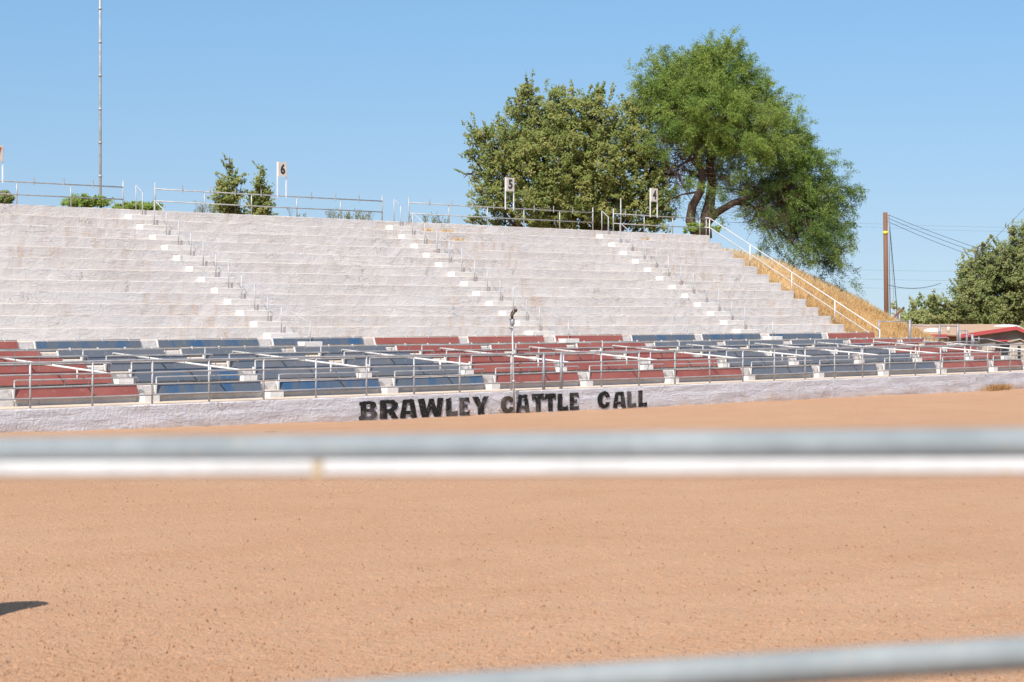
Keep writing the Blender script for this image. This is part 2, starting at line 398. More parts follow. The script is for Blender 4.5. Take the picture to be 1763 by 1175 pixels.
# ------------------------------------------------------------------ box-seat terrace
terr = thing('seating_terrace', 'low concrete terrace of shallow ledges carrying the red and blue bench boards', 'terrace', (XL, YR[0], 0))
prof = [(Y0+.26, YW-.5), (Y0+.26, YW-.004)]
prof = [(Y0+.24, YW)]
for i in range(4): prof += [(YR[i], prof[-1][1]), (YR[i], TC[i])]
prof.append((YR[4]+.01, TC[3]))
stepped('ledges', prof, XL, XLOW+.25, M['stand'], terr)
prof = [(YR[4]+.01, TC[3]-.004), (YR[4]+.01, TC[4]), (YR[5], TC[4])]
stepped('ledges', prof, XL, XEND+.9, M['stand'], terr)

# columns of bench boards: left and right edges measured on the front row
FL = [22, 265, 478, 675, 850, 1010, 1158, 1289, 1408, 1520, 1619, 1707]
FR = [232, 448, 650, 830, 993, 1138, 1273, 1395, 1506, 1607, 1697, 1757]
CL = [wx(p, YR[0]) for p in FL]; CR = [wx(p, YR[0]) for p in FR]
pit = CL[1]-CL[0]; CL = [CL[0]-pit]+CL; CR = [CR[0]-pit]+CR
CCOL = ['red','red','blue','blue','blue','red','red','red','blue','blue','blue','red','red']
rows_word = ['front row','second row','third row','fourth row','fifth row','back row']
seen = {}
for c in range(13):
    for r in range(6):
        if c == 12 and r == 5: continue
        if c == 0 and r < 6: continue
        x0, x1 = CL[c]+random.uniform(-.035,.035), CR[c]+random.uniform(-.035,.035); y = YR[r]; top = TR[r]+random.uniform(-.009,.009)
        if c == 12 and r in (3, 4): x1 -= .5
        zlo = top-(.28, .31, .20, .19, .19, .19)[r]
        colr = CCOL[c]; mk = 'red' if colr == 'red' else ('blue' if (r in (0, 5) or (c == 2 and r == 1)) and c < 8 or r == 5 else 'grey')
        desc = {'red':'worn red','blue':'patchy blue','grey':'weathered blue grey'}[mk]
        lab = f'{desc} bench board in the {rows_word[r]}, {ORD[c-1]} from the left'
        t = thing('bench', lab, 'bench', ((x0+x1)/2, y, top), 'bench boards in rows on the low terrace')
        b = MB(); b.box(x0, x1, y-.045-.34*(top-zlo), y-.012-.34*(top-zlo), zlo, top+.006, .34*(top-zlo)); b.build('board', M[mk], t, bevel=.004)
        ge = MB(); ge.box(x0-.035, x0-.002, y-.05-.34*(top-zlo), y-.0-.34*(top-zlo), zlo-.02, top+.02, .34*(top-zlo))
        ge.build('end_trim', M['white'], t)
        rl = MB(); zr = top+(.205 if r < 4 else .03); rr = .019 if r < 4 else .014
        if r < 4:
            ya = y-.11
            rl.tube([(x0-.03, ya, zr-.05), (x0-.02, ya, zr-.012), (x0+.03, ya, zr), (x1-.06, ya, zr), (x1-.015, ya, zr-.02), (x1, ya+.01, zr-.08)], rr, 6)
            rl.build('rail', M['pipe'], t, smooth=True)
            n = 6
            for k in range(n):
                lx = x0+.02+(x1-x0-.10)*k/(n-1)
                lg = MB()
                if k == 0: lg.tube([(x0-.02, ya, zr-.01), (x0-.02, ya, (YW if r == 0 else TR[r-1]))], .022, 6)
                else: lg.tube([(lx, ya, zr-.005), (lx+.03, y-.03, top-.01)], .012, 5)
                lg.build('leg', M['pipe'], t, smooth=True)
        else:
            rl.tube([(x0, y-.03, zr), (x1, y-.03, zr)], rr, 6); rl.build('rail', M['pipe'], t, smooth=True)
            for k in range(4):
                lg = MB(); lx = x0+.4+(x1-x0-.8)*k/3
                lg.box(lx-.02, lx+.02, y-.05, y-.01, top-.02, zr+.045); lg.build('bracket', M['white'], t)
            if c == 12:
                for k in (0, 1):
                    lg = MB(); lx = x0+.1+(x1-x0-.2)*k; lg.tube([(lx, y-.03, zlo), (lx, y-.03, TR[3]-.3)], .03, 6); lg.build('leg', M['pipe'], t)
# bright step blocks in the gaps between the boards
for c in range(1, 13):
    xa = CR[c]+.07; xb = (CL[c+1] if c < 12 else CR[c]+.6)-.05
    b = MB(); b.box(xa, xb, YR[0]-.32, YR[0]+.03, YW-.02, YW+.20); b.build('step', M['step'], terr, bevel=.01)
    b = MB(); b.box(xa, xb, YR[1]-.28, YR[1]+.03, TR[0]-.02, TR[0]+.17); b.build('step', M['step'], terr, bevel=.01)
for ax in AX:                                # step from the fifth ledge up to the aisle
    b = MB(); b.box(ax+.15, ax+.9, YR[5]-.40, YR[5]+.03, TR[4]-.02, TR[4]+.15); b.build('step', M['step'], terr, bevel=.01)

# white handrails running down over the boards
for c in range(1, 13):
    xm = (CL[c]+CR[c])/2 - .02
    if c == 12: xm = CL[c]+1.55
    pY = [YR[4]-.10, YR[1]-.11, YR[0]-.11, Y0+.20]; zt = lambda y: (HC-1.025)-(YR[4]-.1-y)*(.38/5.6)
    t = thing('handrail', f'white sloping pipe handrail crossing the {["red","blue"][CCOL[c]=="blue"]} bench boards, {ORD[c-1]} from the left', 'handrail', (xm, YR[0], YW), 'sloping handrails over the bench boards')
    b = MB(); b.tube([(xm, pY[0], zt(pY[0])), (xm, pY[3], zt(pY[3]))], .026, 8); b.build('rail', M['white'], t, smooth=True)
    for y, zb in ((pY[0]+.03, TR[3]-.01), (pY[1], TR[1]+.2), (pY[2], TR[0]+.2)):
        b = MB(); b.tube([(xm, y, zt(y)-.01), (xm, y, zb)], .024, 6); b.build('post', M['white'], t, smooth=True)

# ------------------------------------------------------------------ arena wall with lettering
wall = thing('arena_wall', 'long low rough whitewashed wall along the dirt with large black painted lettering', 'wall', (XL, Y0, 0))
mb = MB(); n = 420; xw1 = 104.0
zs = [-.4, 0, .09, .18, .27, .36, .45, YW-.03]
for i in range(n+1):
    x = XL+(xw1-XL)*i/n; dz = .006*hn(x, 3, 1.1)
    ins = 0
    for z in zs: mb.v.append((x, Y0+.012*hn(x, z*6, 1.3)+(.008 if z > .4 else 0), z))
    mb.v.append((x, Y0+.02, YW+dz)); mb.v.append((x, Y0+.24, YW+dz)); mb.v.append((x, Y0+.26, YW-.2))
q = len(zs)+3
for i in range(n):
    for k in range(q-1):
        a = i*q+k; mb.f.append((a, a+q, a+q+1, a+1))
mb.build('wall_body', M['wall'], wall, smooth=False, fix=False)
# letters ---------------------------------------------------------------
def glyph(ch, bold):
    cu = bpy.data.curves.new('g', 'FONT'); cu.body = ch; cu.offset = bold; cu.resolution_u = 4; cu.fill_mode = 'FRONT'
    o = bpy.data.objects.new('g', cu); col.objects.link(o)
    bpy.context.view_layer.update()
    me = bpy.data.meshes.new_from_object(o.evaluated_get(bpy.context.evaluated_depsgraph_get()))
    bpy.data.objects.remove(o); bpy.data.curves.remove(cu)
    bm = bmesh.new(); bm.from_mesh(me); bpy.data.meshes.remove(me)
    return bm
def place_glyph(ch, name, x0, x1, z0, z1, y, m, parent, bold=.045, jit=.0, lean=0, serif=False):
    bm = glyph(ch, bold)
    xs_ = [v.co.x for v in bm.verts]; ys_ = [v.co.y for v in bm.verts]
    ax, bx, ay, by = min(xs_), max(xs_), min(ys_), max(ys_)
    if jit: bmesh.ops.subdivide_edges(bm, edges=bm.edges[:], cuts=2); bmesh.ops.triangulate(bm, faces=bm.faces[:])
    off = parent_origin(parent)
    for v in bm.verts:
        u = (v.co.x-ax)/(bx-ax); w_ = (v.co.y-ay)/(by-ay)
        X = x0+(x1-x0)*u; Z = z0+(z1-z0)*w_
        if jit: X += jit*hn(X*9, Z*9, 1.7); Z += jit*hn(Z*8+4, X*8, 2.1)
        v.co = (X-off[0], y-off[1], Z-off[2])
    me = bpy.data.meshes.new(name); bmesh.ops.recalc_face_normals(bm, faces=bm.faces); bm.to_mesh(me); bm.free()
    me.materials.append(m); o = bpy.data.objects.new(name, me); col.objects.link(o); o.parent = parent
    return o
LET = [('B',620,650,691,723),('R',654,686,689,721),('A',688,718,688,720.5),('W',719,764,686,718.5),('L',768,788,686,716.5),('E',791,809,685,716),('Y',813,842,683,715),
       ('C',862,886,682,713),('A',889,912,680,712),('T',916,937,678.5,711),('T',938,957,678,709),('L',960,978,678,708),('E',981,997,676.5,707),
       ('C',1028.6,1051,674,705),('A',1055,1078,675,704),('L',1080,1095,674,703),('L',1099,1114,672.5,702)]
def arc(cx, cy, rx, ry, a0, a1, n=9): return [(cx+rx*math.cos(R(a0+(a1-a0)*i/n)), cy+ry*math.sin(R(a0+(a1-a0)*i/n))) for i in range(n+1)]
SH = {  # hand painted block capitals, each a set of touching outlines in a unit box
 'L': [[(0,0),(1,.0),(1,.30),(.80,.24),(.46,.22),(.46,.97),(.5,1),(0,1)]],
 'T': [[(.30,0),(.72,0),(.70,.70),(.86,.70),(.93,.62),(1,.64),(1,1),(0,1),(0,.64),(.08,.62),(.14,.70),(.30,.70)]],
 'E': [[(0,0),(.94,0),(1,.30),(.80,.20),(.46,.20),(.46,.42),(.78,.42),(.78,.62),(.46,.62),(.46,.80),(.78,.80),(.97,.68),(.95,1),(0,1)]],
 'Y': [[(.34,0),(.72,0),(.70,.42),(1,1),(.68,1),(.54,.64),(.36,1),(0,.98),(.33,.42)]],
 'W': [[(.16,0),(.42,0),(.52,.46),(.62,0),(.88,0),(1,1),(.76,1),(.72,.40),(.62,.98),(.44,.98),(.34,.40),(.26,1),(0,.98)]],
 'A': [[(0,0),(.32,0),(.36,.20),(.42,.80),(.60,1),(.20,1)], [(.68,0),(1,0),(.82,1),(.60,1),(.42,.80),(.58,.80),(.645,.20)], [(.36,.20),(.645,.20),(.62,.38),(.375,.38)]],
 'R': [[(0,0),(.40,0),(.40,.34),(.36,.52),(.36,.80),(.36,1),(0,1)], [(.36,.80)]+[(.56,.80),(.64,.74),(.64,.60),(.56,.52),(.36,.52),(.40,.34),(.66,0),(1,0),(.74,.40)]+arc(.62,.70,.36,.30,-40,90,7)+[(.36,1)]],
 'B': [[(-.06,0),(.36,0),(.36,.18),(.36,.42),(.36,.58),(.36,.82),(.36,1),(-.03,.98),(-.05,.80),(.03,.78),(.03,.20),(-.06,.18)], [(.36,.42),(.62,.42),(.66,.32),(.60,.18),(.36,.18),(.36,0)]+arc(.62,.27,.38,.27,-90,55,7)+[(.74,.50)]+arc(.58,.76,.34,.24,-35,90,7)+[(.36,1),(.36,.82),(.56,.82),(.60,.70),(.54,.58),(.36,.58)]],
 'C': [arc(.52,.5,.52,.5,52,308,18)+[(.98,.34),(.62,.36)]+arc(.56,.5,.18,.27,290,70,12)[0:]+[(.66,.62),(1,.66)]],
}
for i, (ch, a, b, ty, by) in enumerate(LET):
    m = M['letters_faded'] if i == 7 else M['letters']; yy = Y0-.022
    z1 = hz((a+b)/2, ty, yy); z0 = max(.03, hz((a+b)/2, by, yy)); x0, x1 = wx(a, yy), wx(b, yy)
    bm = bmesh.new()
    for pl_ in SH[ch]:
        if ch == 'C' : pl_ = pl_
        vs_ = [bm.verts.new((x0+(x1-x0)*u, yy, z0+(z1-z0)*v)) for u, v in pl_]; bm.faces.new(vs_)
    bmesh.ops.remove_doubles(bm, verts=bm.verts[:], dist=.002)
    bmesh.ops.subdivide_edges(bm, edges=bm.edges[:], cuts=3); bmesh.ops.triangulate(bm, faces=bm.faces[:])
    for v in bm.verts:
        X, Z = v.co.x, v.co.z; v.co.x += .013*hn(X*8, Z*8, 1.7); v.co.z += .013*hn(Z*8+4, X*7, 2.1)
        v.co -= Vector(wall.location)
    me = bpy.data.meshes.new('painted_letter'); bmesh.ops.recalc_face_normals(bm, faces=bm.faces); bm.to_mesh(me); bm.free(); me.materials.append(m)
    o = bpy.data.objects.new('painted_letter', me); col.objects.link(o); o.parent = wall

# fence on the wall ------------------------------------------------------
fence = thing('pipe_fence', 'long galvanised four rail pipe fence standing on top of the lettered arena wall', 'fence', (XL, Y0+.12, YW))
posts = [52,159,262,360,454,544,631,713,791.5,880,1035.5,1100,1162,1222,1279,1333,1386,1437,1485,1531.6,1576,1619.5,1661,1700.6,1739]
yf = Y0+.13
px_ = [wx(p, yf) for p in posts]
step_ = 1.8; x = px_[0]
while x-step_ > XL: x -= step_; px_.append(x)
x = wx(1739, yf)
while x+step_ < xw1: x += step_; px_.append(x)
for x in px_:
    b = MB(); b.tube([(x+random.uniform(-.012,.012), yf, YW+1.10), (x, yf, YW-.01)], .027, 8); b.lathe((x, yf, YW-.012), [(.06, 0), (.055, .02)], 8); b.build('post', M['pipe'], fence, smooth=True)
for p in (936, 966):
    x = wx(p, yf); b = MB(); b.tube([(x, yf, YW+1.10), (x, yf, YW-.01)], .05, 10); o = b.build('gate_post', M['steel'], fence, smooth=True); o['label'] = 'thicker grey post'
for h in (1.10, .80, .505, .235):
    b = MB(); pts = [(XL+(xw1-XL)*i/60, yf-.002, YW+h+.008*math.sin(i*1.7+h*9)) for i in range(61)]
    b.tube(pts, .025 if h > 1 else .021, 8); b.build('rail', M['pipe'], fence, smooth=True)

# ------------------------------------------------------------------ aisle handrails on the stand
def aisle_rail(pa, pb, label, ha=.84, hb=.78, base=None):
    t = thing('aisle_handrail', label, 'handrail', pa, 'handrails in the stand aisles')
    a = Vector(pa); b_ = Vector(pb)
    m = MB(); m.tube([a+Vector((0,0,ha)), b_+Vector((0,0,hb))], .016, 6); m.build('rail', M['palepipe'], t, smooth=True)
    m = MB(); m.tube([a-Vector((0,0,.02)), a+Vector((0,0,ha+.008))], .019, 8); m.build('post', M['palepipe'], t, smooth=True)
    m = MB(); m.tube([b_-Vector((0,0,.02)), b_+Vector((0,0,hb+.008))], .019, 8); m.build('post', M['palepipe'], t, smooth=True)
names = ['left aisle', 'middle aisle', 'right aisle']
for ai, ax in enumerate([AX0]+AX):
    xm = ax+.66
    for q_ in range(7):
        j = 12-2*q_
        if j == 12: pa = (xm, YU0+TU*11+.28, tread(12))
        else: pa = (xm, YU0+TU*j-.075, tread(j)+.175)
        if j == 0: pb = (xm, YR[5]-.10, TR[4]+.1); hb = .62
        else: pb = (xm, YU0+TU*(j-1)-.075, tread(j-1)+.175); hb = .76
        pos_w = ['topmost, at the deck edge','second from the top','third from the top','fourth from the top','fifth from the top','second from the bottom','lowest'][q_]
        if ai == 0 : continue
        aisle_rail(pa, pb, f'thin pipe handrail in the {names[ai-1]} of the stand, {pos_w}', hb=hb)

# ------------------------------------------------------------------ railings on the top deck
YT = YU0+TU*11+.28; ZT = tread(12)
def top_rail(x0p, x1p, posts_, tall, stubs, label, extra=()):
    x0, x1 = wx(x0p, YT), wx(x1p, YT)
    t = thing('deck_railing', label, 'railing', (x0, YT, ZT), 'railings along the top of the stand')
    for h in (.75, .34):
        m = MB(); m.tube([(x0, YT, ZT+h), ((x0+x1)/2, YT, ZT+h-.01), (x1, YT, ZT+h)], .024, 6); m.build('rail', M['pipe'], t, smooth=True)
    for p in posts_:
        x = wx(p, YT); m = MB(); m.tube([(x, YT, ZT-.02), (x, YT, ZT+.75)], .024, 6); m.build('post', M['pipe'], t, smooth=True)
    for p in tall:
        x = wx(p, YT); m = MB(); m.tube([(x, YT, ZT-.02), (x, YT, ZT+.97)], .026, 6); m.build('post', M['pipe'], t, smooth=True)
    for p in stubs:
        x = wx(p, YT-.03); m = MB(); m.box(x-.016, x+.016, YT-.045, YT-.024, ZT+.66, ZT+.93); m.build('bracket', M['pipe'], t)
    for p, h in extra:
        x = wx(p, YT); m = MB(); m.tube([(x, YT+.04, ZT-.02), (x, YT+.04, ZT+h)], .026, 6); m.build('post', M['pipe'], t, smooth=True)
top_rail(-130, 212, [-66, 29, 122], [212], [-90, -40, 58, 110, 160], 'two rail pipe railing on the deck at the far left, before the first aisle')
top_rail(267, 658, [352, 433, 511, 586.5], [267, 658], [314, 361, 405, 449.6, 536, 577.6, 618], 'two rail pipe railing on the deck under section sign 6')
top_rail(704, 1020.6, [773, 839, 902, 963.6], [704, 1020.6], [739.5, 777.7, 814, 850, 919.6, 953, 986], 'two rail deck railing under section sign 5 in front of the broad leafy tree')
top_rail(1056, 1216, [1109, 1158, 1205, 1216], [1056], [1077, 1095], 'two rail deck railing under section sign 4 beside the feathery tree', ((1070, 1.43),))
def sign(pxl, pxr, pt, pb_, ch, label, m, cpx):
    yy = YT-.03; x0, x1 = wx(pxl, yy), wx(pxr, yy); z1, z0 = hz(pxl, pt, yy), hz(pxl, pb_, yy)
    t = thing('section_sign', label, 'sign', ((x0+x1)/2, yy, ZT+.7), 'section number signs')
    for x in (x0+.02, x1-.02):
        b = MB(); b.box(x-.02, x+.02, yy-.0, yy+.03, ZT+.68, z1+.01); b.build('post', M['signedge'], t)
    b = MB(); b.box(x0+.03, x1-.03, yy-.026, yy-.001, z0, z1); b.build('panel', M['signface'], t)
    w_ = x1-x0; 
    place_glyph(ch, 'number', x0+w_*.28, x1-w_*.24, z0+(z1-z0)*.16, z1-(z1-z0)*.12, yy-.030, m, t, .045)
sign(-10.5, 6, 250, 277, '7', 'section sign with an orange red 7 cut by the left edge of the view', M['orangepaint'], 0)
sign(477.5, 494, 279, 304, '6', 'section sign with a black 6 above the deck railing', M['black'], 0)
sign(870, 885.5, 306, 329, '5', 'section sign with a black 5 in front of the broad leafy tree', M['black'], 0)
sign(1119.5, 1132.5, 324.5, 347, '4', 'section sign with a black 4 next to the feathery tree', M['black'], 0)

# white railing down the right end of the stand
xe = XEND+.35
t = thing('end_handrail', 'white two rail handrail sloping down the right end of the stand beside dry grass', 'handrail', (xe, YT, ZT))
pe = [(xe, YT, ZT), (xe, YR[5]-.2, TR[4]+.1)]
def zz(y): return tread(12)-.05+(y-YT)*(RU/TU)*.995 - (.0)
for h in (.80, .38):
    b = MB(); b.tube([(xe-.3, YT, ZT+h-.02), (xe, YT, ZT+h-.02), (xe, YR[5]-.2, zz(YR[5]-.2)+h), (xe, YR[5]-.25, zz(YR[5]-.2)+h-.35)][:4 if h > .5 else 3], .024, 8); b.build('rail', M['white'], t, smooth=True)
for k in range(5):
    y = YT-(YT-YR[5]+.2)*k/4; b = MB(); zb_ = zz(y)-.15; b.tube([(xe, y, zb_), (xe, y, zz(y)+.79)], .024, 8); b.build('post', M['white'], t, smooth=True)

# ------------------------------------------------------------------ sprinkler pole in front of the wall
yp = Y0-.12; A_ = P(885.5, 712, yp); B_ = P(882, 560, yp); A_.z = -.05
t = thing('sprinkler_pole', 'thin standing pole with a dark sprinkler head in front of the lettered wall', 'pole', A_)
b = MB(); b.tube([A_, A_.lerp(B_, .5), B_], .027, 10); b.build('pole', M['pipe'], t, smooth=True)
for f_ in (.38, .68):
    c_ = A_.lerp(B_, f_); b = MB(); b.lathe(c_, [(.04, -.04), (.045, 0), (.04, .04)], 10); b.build('coupling', M['pipe'], t, smooth=True)
b = MB(); b.lathe(B_, [(.045, -.02), (.075, .03), (.075, .12), (.05, .16), (.03, .19)], 10); b.build('head_base', M['steel'], t, smooth=True)
h = MB(); h.tube([B_+Vector((0,0,.18)), B_+Vector((-.02,0,.30)), B_+Vector((.05,-.02,.36)), B_+Vector((.12,-.02,.42))], [.04,.05,.035,.03], 8)
h.tube([B_+Vector((-.04,0,.28)), B_+Vector((-.04,0,.36)), B_+Vector((.02,0,.42))], .022, 6); h.lathe(B_+Vector((.12,-.02,.38)), [(.03,0),(.055,.03),(.055,.08),(.03,.1)], 8)
h.tube([B_+Vector((-.12,0,.16)), B_+Vector((.10,0,.16))], .014, 6)
h.build('sprinkler_head', M['dark'], t, smooth=True)
b = MB(); b.box(B_.x-.14, B_.x-.02, B_.y-.03, B_.y+.01, B_.z-.12, B_.z-.08); b.build('bracket', M['steel'], t)

# ------------------------------------------------------------------ blurred pipe rails close to the camera
t = thing('foreground_fence', 'out of focus pipe rails of the near fence crossing the whole view', 'fence', D(-260, 1700, 3.0))
def fg(x0, y0, z0_, x1, y1, z1_, r, m, name, square=False, lab=None):
    a = D(x0, y0, z0_); b2 = D(x1, y1, z1_); d = b2-a; a = a-d*.25; b2 = b2+d*.25
    mb = MB()
    if square:
        dd = d.normalized(); s_ = Vector((dd.y, -dd.x, 0)).normalized()*r; u = Vector((0,0,r)); rr = [ -s_-u, s_-u, s_+u, -s_+u ]
        n0 = len(mb.v); mb.v += [tuple(a+q_) for q_ in rr]+[tuple(b2+q_) for q_ in rr]
        mb.f += [(0,1,2,3),(7,6,5,4),(0,4,5,1),(1,5,6,2),(2,6,7,3),(3,7,4,0)]
        o = mb.build(name, m, t, bevel=.004)
    else:
        mb.tube([a.lerp(b2, k/12) for k in range(13)], r, 20); o = mb.build(name, m, t, smooth=True)
    if lab: o['label'] = lab
    return a, b2
a1, b1 = fg(0, 781, 3.15, 1763, 766, 2.95, .0235, M['fgpipe'], 'rail')
fg(0, 808.5, 2.95, 1763, 803, 2.85, .0108, M['fgwhite'], 'white_bar', True, 'white painted bar')
a2, b2_ = fg(0, 1237, 3.15, 1763, 1125, 2.95, .0235, M['fgpipe'], 'rail')
c0_ = D(541, 807.4, 2.918); c1_ = D(559, 807.2, 2.915); mb = MB(); dd = (c1_-c0_).normalized(); s__ = Vector((dd.y, -dd.x, 0)).normalized()*.0111; u__ = Vector((0,0,.0111))
rr = [-s__-u__, s__-u__, s__+u__, -s__+u__]; mb.v += [tuple(c0_+q_) for q_ in rr]+[tuple(c1_+q_) for q_ in rr]; mb.f += [(0,1,2,3),(7,6,5,4),(0,4,5,1),(1,5,6,2),(2,6,7,3),(3,7,4,0)]
mb.build('tape_wrap', paintmat('tan_tape', (.46,.38,.26), (.40,.32,.21), .8, 8), t)
for k, (a, b3) in enumerate(((a1, a2), (b1, b2_))):
    mb = MB(); mb.tube([(a.x, a.y, a.z+.05), (a.x, a.y, -.05)], .03, 12); mb.build('post', M['fgpipe'], t, smooth=True)
# drums added out of view, only to cast the shadow entering at left
pb0 = D(-128, 1061, 20.0); pb0 = Vector((pb0.x, pb0.y, 0))
for k_, lab in ((0, 'lower of two stacked drums added out of view at left to cast a shadow'), (1, 'upper of two stacked drums added out of view at left to cast a shadow')):
    c_ = pb0+Vector((.02*k_, 0, .89*k_)); t = thing('shadow_drum', lab, 'shadow_drum', c_, 'drums added to cast a shadow')
    b = MB(); b.lathe(c_, [(.28,0),(.29,.01),(.29,.03),(.28,.04),(.28,.28),(.29,.30),(.28,.32),(.28,.58),(.29,.60),(.28,.62),(.28,.85),(.29,.87),(.285,.89)], 24); b.build('shadow_drum_body', M['rubber'], t, smooth=True)

# ------------------------------------------------------------------ vegetation
def unit(n): 
    v = rng.normal(size=(n, 3)); return v/np.linalg.norm(v, axis=1)[:, None]
def leaves(cent, nrm, size, asp=.55, cup=0):
    """one quad (diamond-ish) leaf per centre"""
    n = len(cent); up = unit(n); a = np.cross(nrm, up); a /= np.linalg.norm(a, axis=1)[:, None]+1e-9; b = np.cross(a, nrm)
    s = size[:, None]
    v = np.stack([cent-a*s*.5, cent-b*s*asp*.5+a*s*.08, cent+a*s*.5, cent+b*s*asp*.5+a*s*.08], 1)
    return v.reshape(-1, 3)
def lobe_points(lobes, n, shell=.55):
    """lobes: (center Vector, radius vec(3)) ; points biased to the shell"""
    vol = np.array([l[1][0]*l[1][1]*l[1][2]*l[2] for l in lobes]); pr = vol/vol.sum(); idx = rng.choice(len(lobes), n, p=pr)
    d = unit(n); r = (shell+(1-shell)*rng.random(n))*(.92+.16*rng.random(n))
    c = np.array([list(l[0]) for l in lobes])[idx]; rad = np.array([list(l[1]) for l in lobes])[idx]
    return c+d*rad*r[:, None], d, idx
def branches(root, nodes, parent, m, name='trunk'):
    mb = MB()
    for pts, r0, r1 in nodes:
        n = len(pts); mb.tube(pts, [r0+(r1-r0)*i/(n-1) for i in range(n)], 8)
    return mb.build(name, m, parent, smooth=True)
def broad_tree(name, label, cat, z, px_lobes, base_px, trunk_r, mleaf, nclump, per, lsize, group=None, spread=.34, basez=None, thick=1.0, shoot=6.0):
    """px_lobes in photo pixels at view depth z: (x, y, rx, ry[, weight])"""
    k = z/F
    B = D(base_px[0], base_px[1], z); 
    if basez is not None: B.z = basez
    t = thing(name, label, cat, B, group)
    L = []
    for i, l in enumerate(px_lobes):
        wgt = l[4] if len(l) > 4 else 1
        c = D(l[0], l[1], z+ (random.uniform(-1, 1)*l[2]*k*.7*thick)); rr = (l[2]+l[3])/2*k
        L.append((c, (l[2]*k, l[2]*k*thick, l[3]*k), wgt))
    cl, d, idx = lobe_points(L, nclump, .35)
    ext = rng.random(nclump) < .22
    # each clump: leaves round a short twig pointing outwards
    n = nclump*per; ci = np.repeat(np.arange(nclump), per)
    sp = (spread*np.where(ext, .38, 1)*(.55+.9*rng.random(nclump)))[ci]
    sh = d*.8+np.array([0,0,.6]); sh /= np.linalg.norm(sh, axis=1)[:, None]
    cent = cl[ci]+unit(n)*(rng.random(n)**.5*sp)[:, None]*np.array([1,1,.75])+np.where(ext[ci], rng.random(n)*lsize*shoot, 0)[:, None]*sh[ci]
    nr = unit(n)*.62+np.array([-.55,-.28,.55]); nr /= np.linalg.norm(nr, axis=1)[:, None]
    sz = lsize*(.6+.8*rng.random(n))
    tone = np.clip((rng.random(nclump)[ci])*.55+rng.random(n)*.5, 0, 1)
    npmesh('crown', leaves(cent, nr, sz), 4, mleaf, t, tone)
    nodes = []
    top = sum((c[0] for c in L), Vector())/len(L)
    fork = B.lerp(top, .35); nodes.append(([B, B.lerp(fork, .5)+Vector((.05,.03,0)), fork], trunk_r, trunk_r*.7))
    for c, rad, _ in L:
        mid = fork.lerp(c, .5)+Vector((random.uniform(-.2,.2), random.uniform(-.2,.2), .15)); nodes.append(([fork, mid, c], trunk_r*.55, trunk_r*.12))
        for q_ in range(5):
            e = c+Vector(unit(1)[0]*np.array(rad)*.85); nodes.append(([c, c.lerp(e, .5)+Vector((0,0,.08)), e], trunk_r*.14, .008))
    branches(B, nodes, t, M['bark'])
    return t
broad_tree('ash_tree', 'broad round leafy olive green tree behind section signs 5 and 4', 'tree', 99,
    [(925,215,75,62),(985,200,60,48),(1035,210,55,50),(870,270,70,60),(950,280,90,70),(1040,280,75,70),(1095,240,45,48),(855,335,58,40),(940,350,80,45),(1030,355,80,42),(1105,340,58,45),(1120,290,40,45),(1130,370,42,30),(1142,338,26,26),(1138,300,22,26),
     (910,160,18,22,2),(1030,165,16,22,2),(812,300,24,16,2),(830,235,26,18,2),(960,160,18,16,2),(808,262,12,10,2),(1090,185,22,16,2),(820,380,20,12,2),(870,385,45,16),(950,388,60,14),(1040,388,60,14),(1110,392,40,14)],
    (1000, 470), .26, M['leaf_ash'], 3000, 42, .118, spread=.27, basez=-.3, thick=.75)
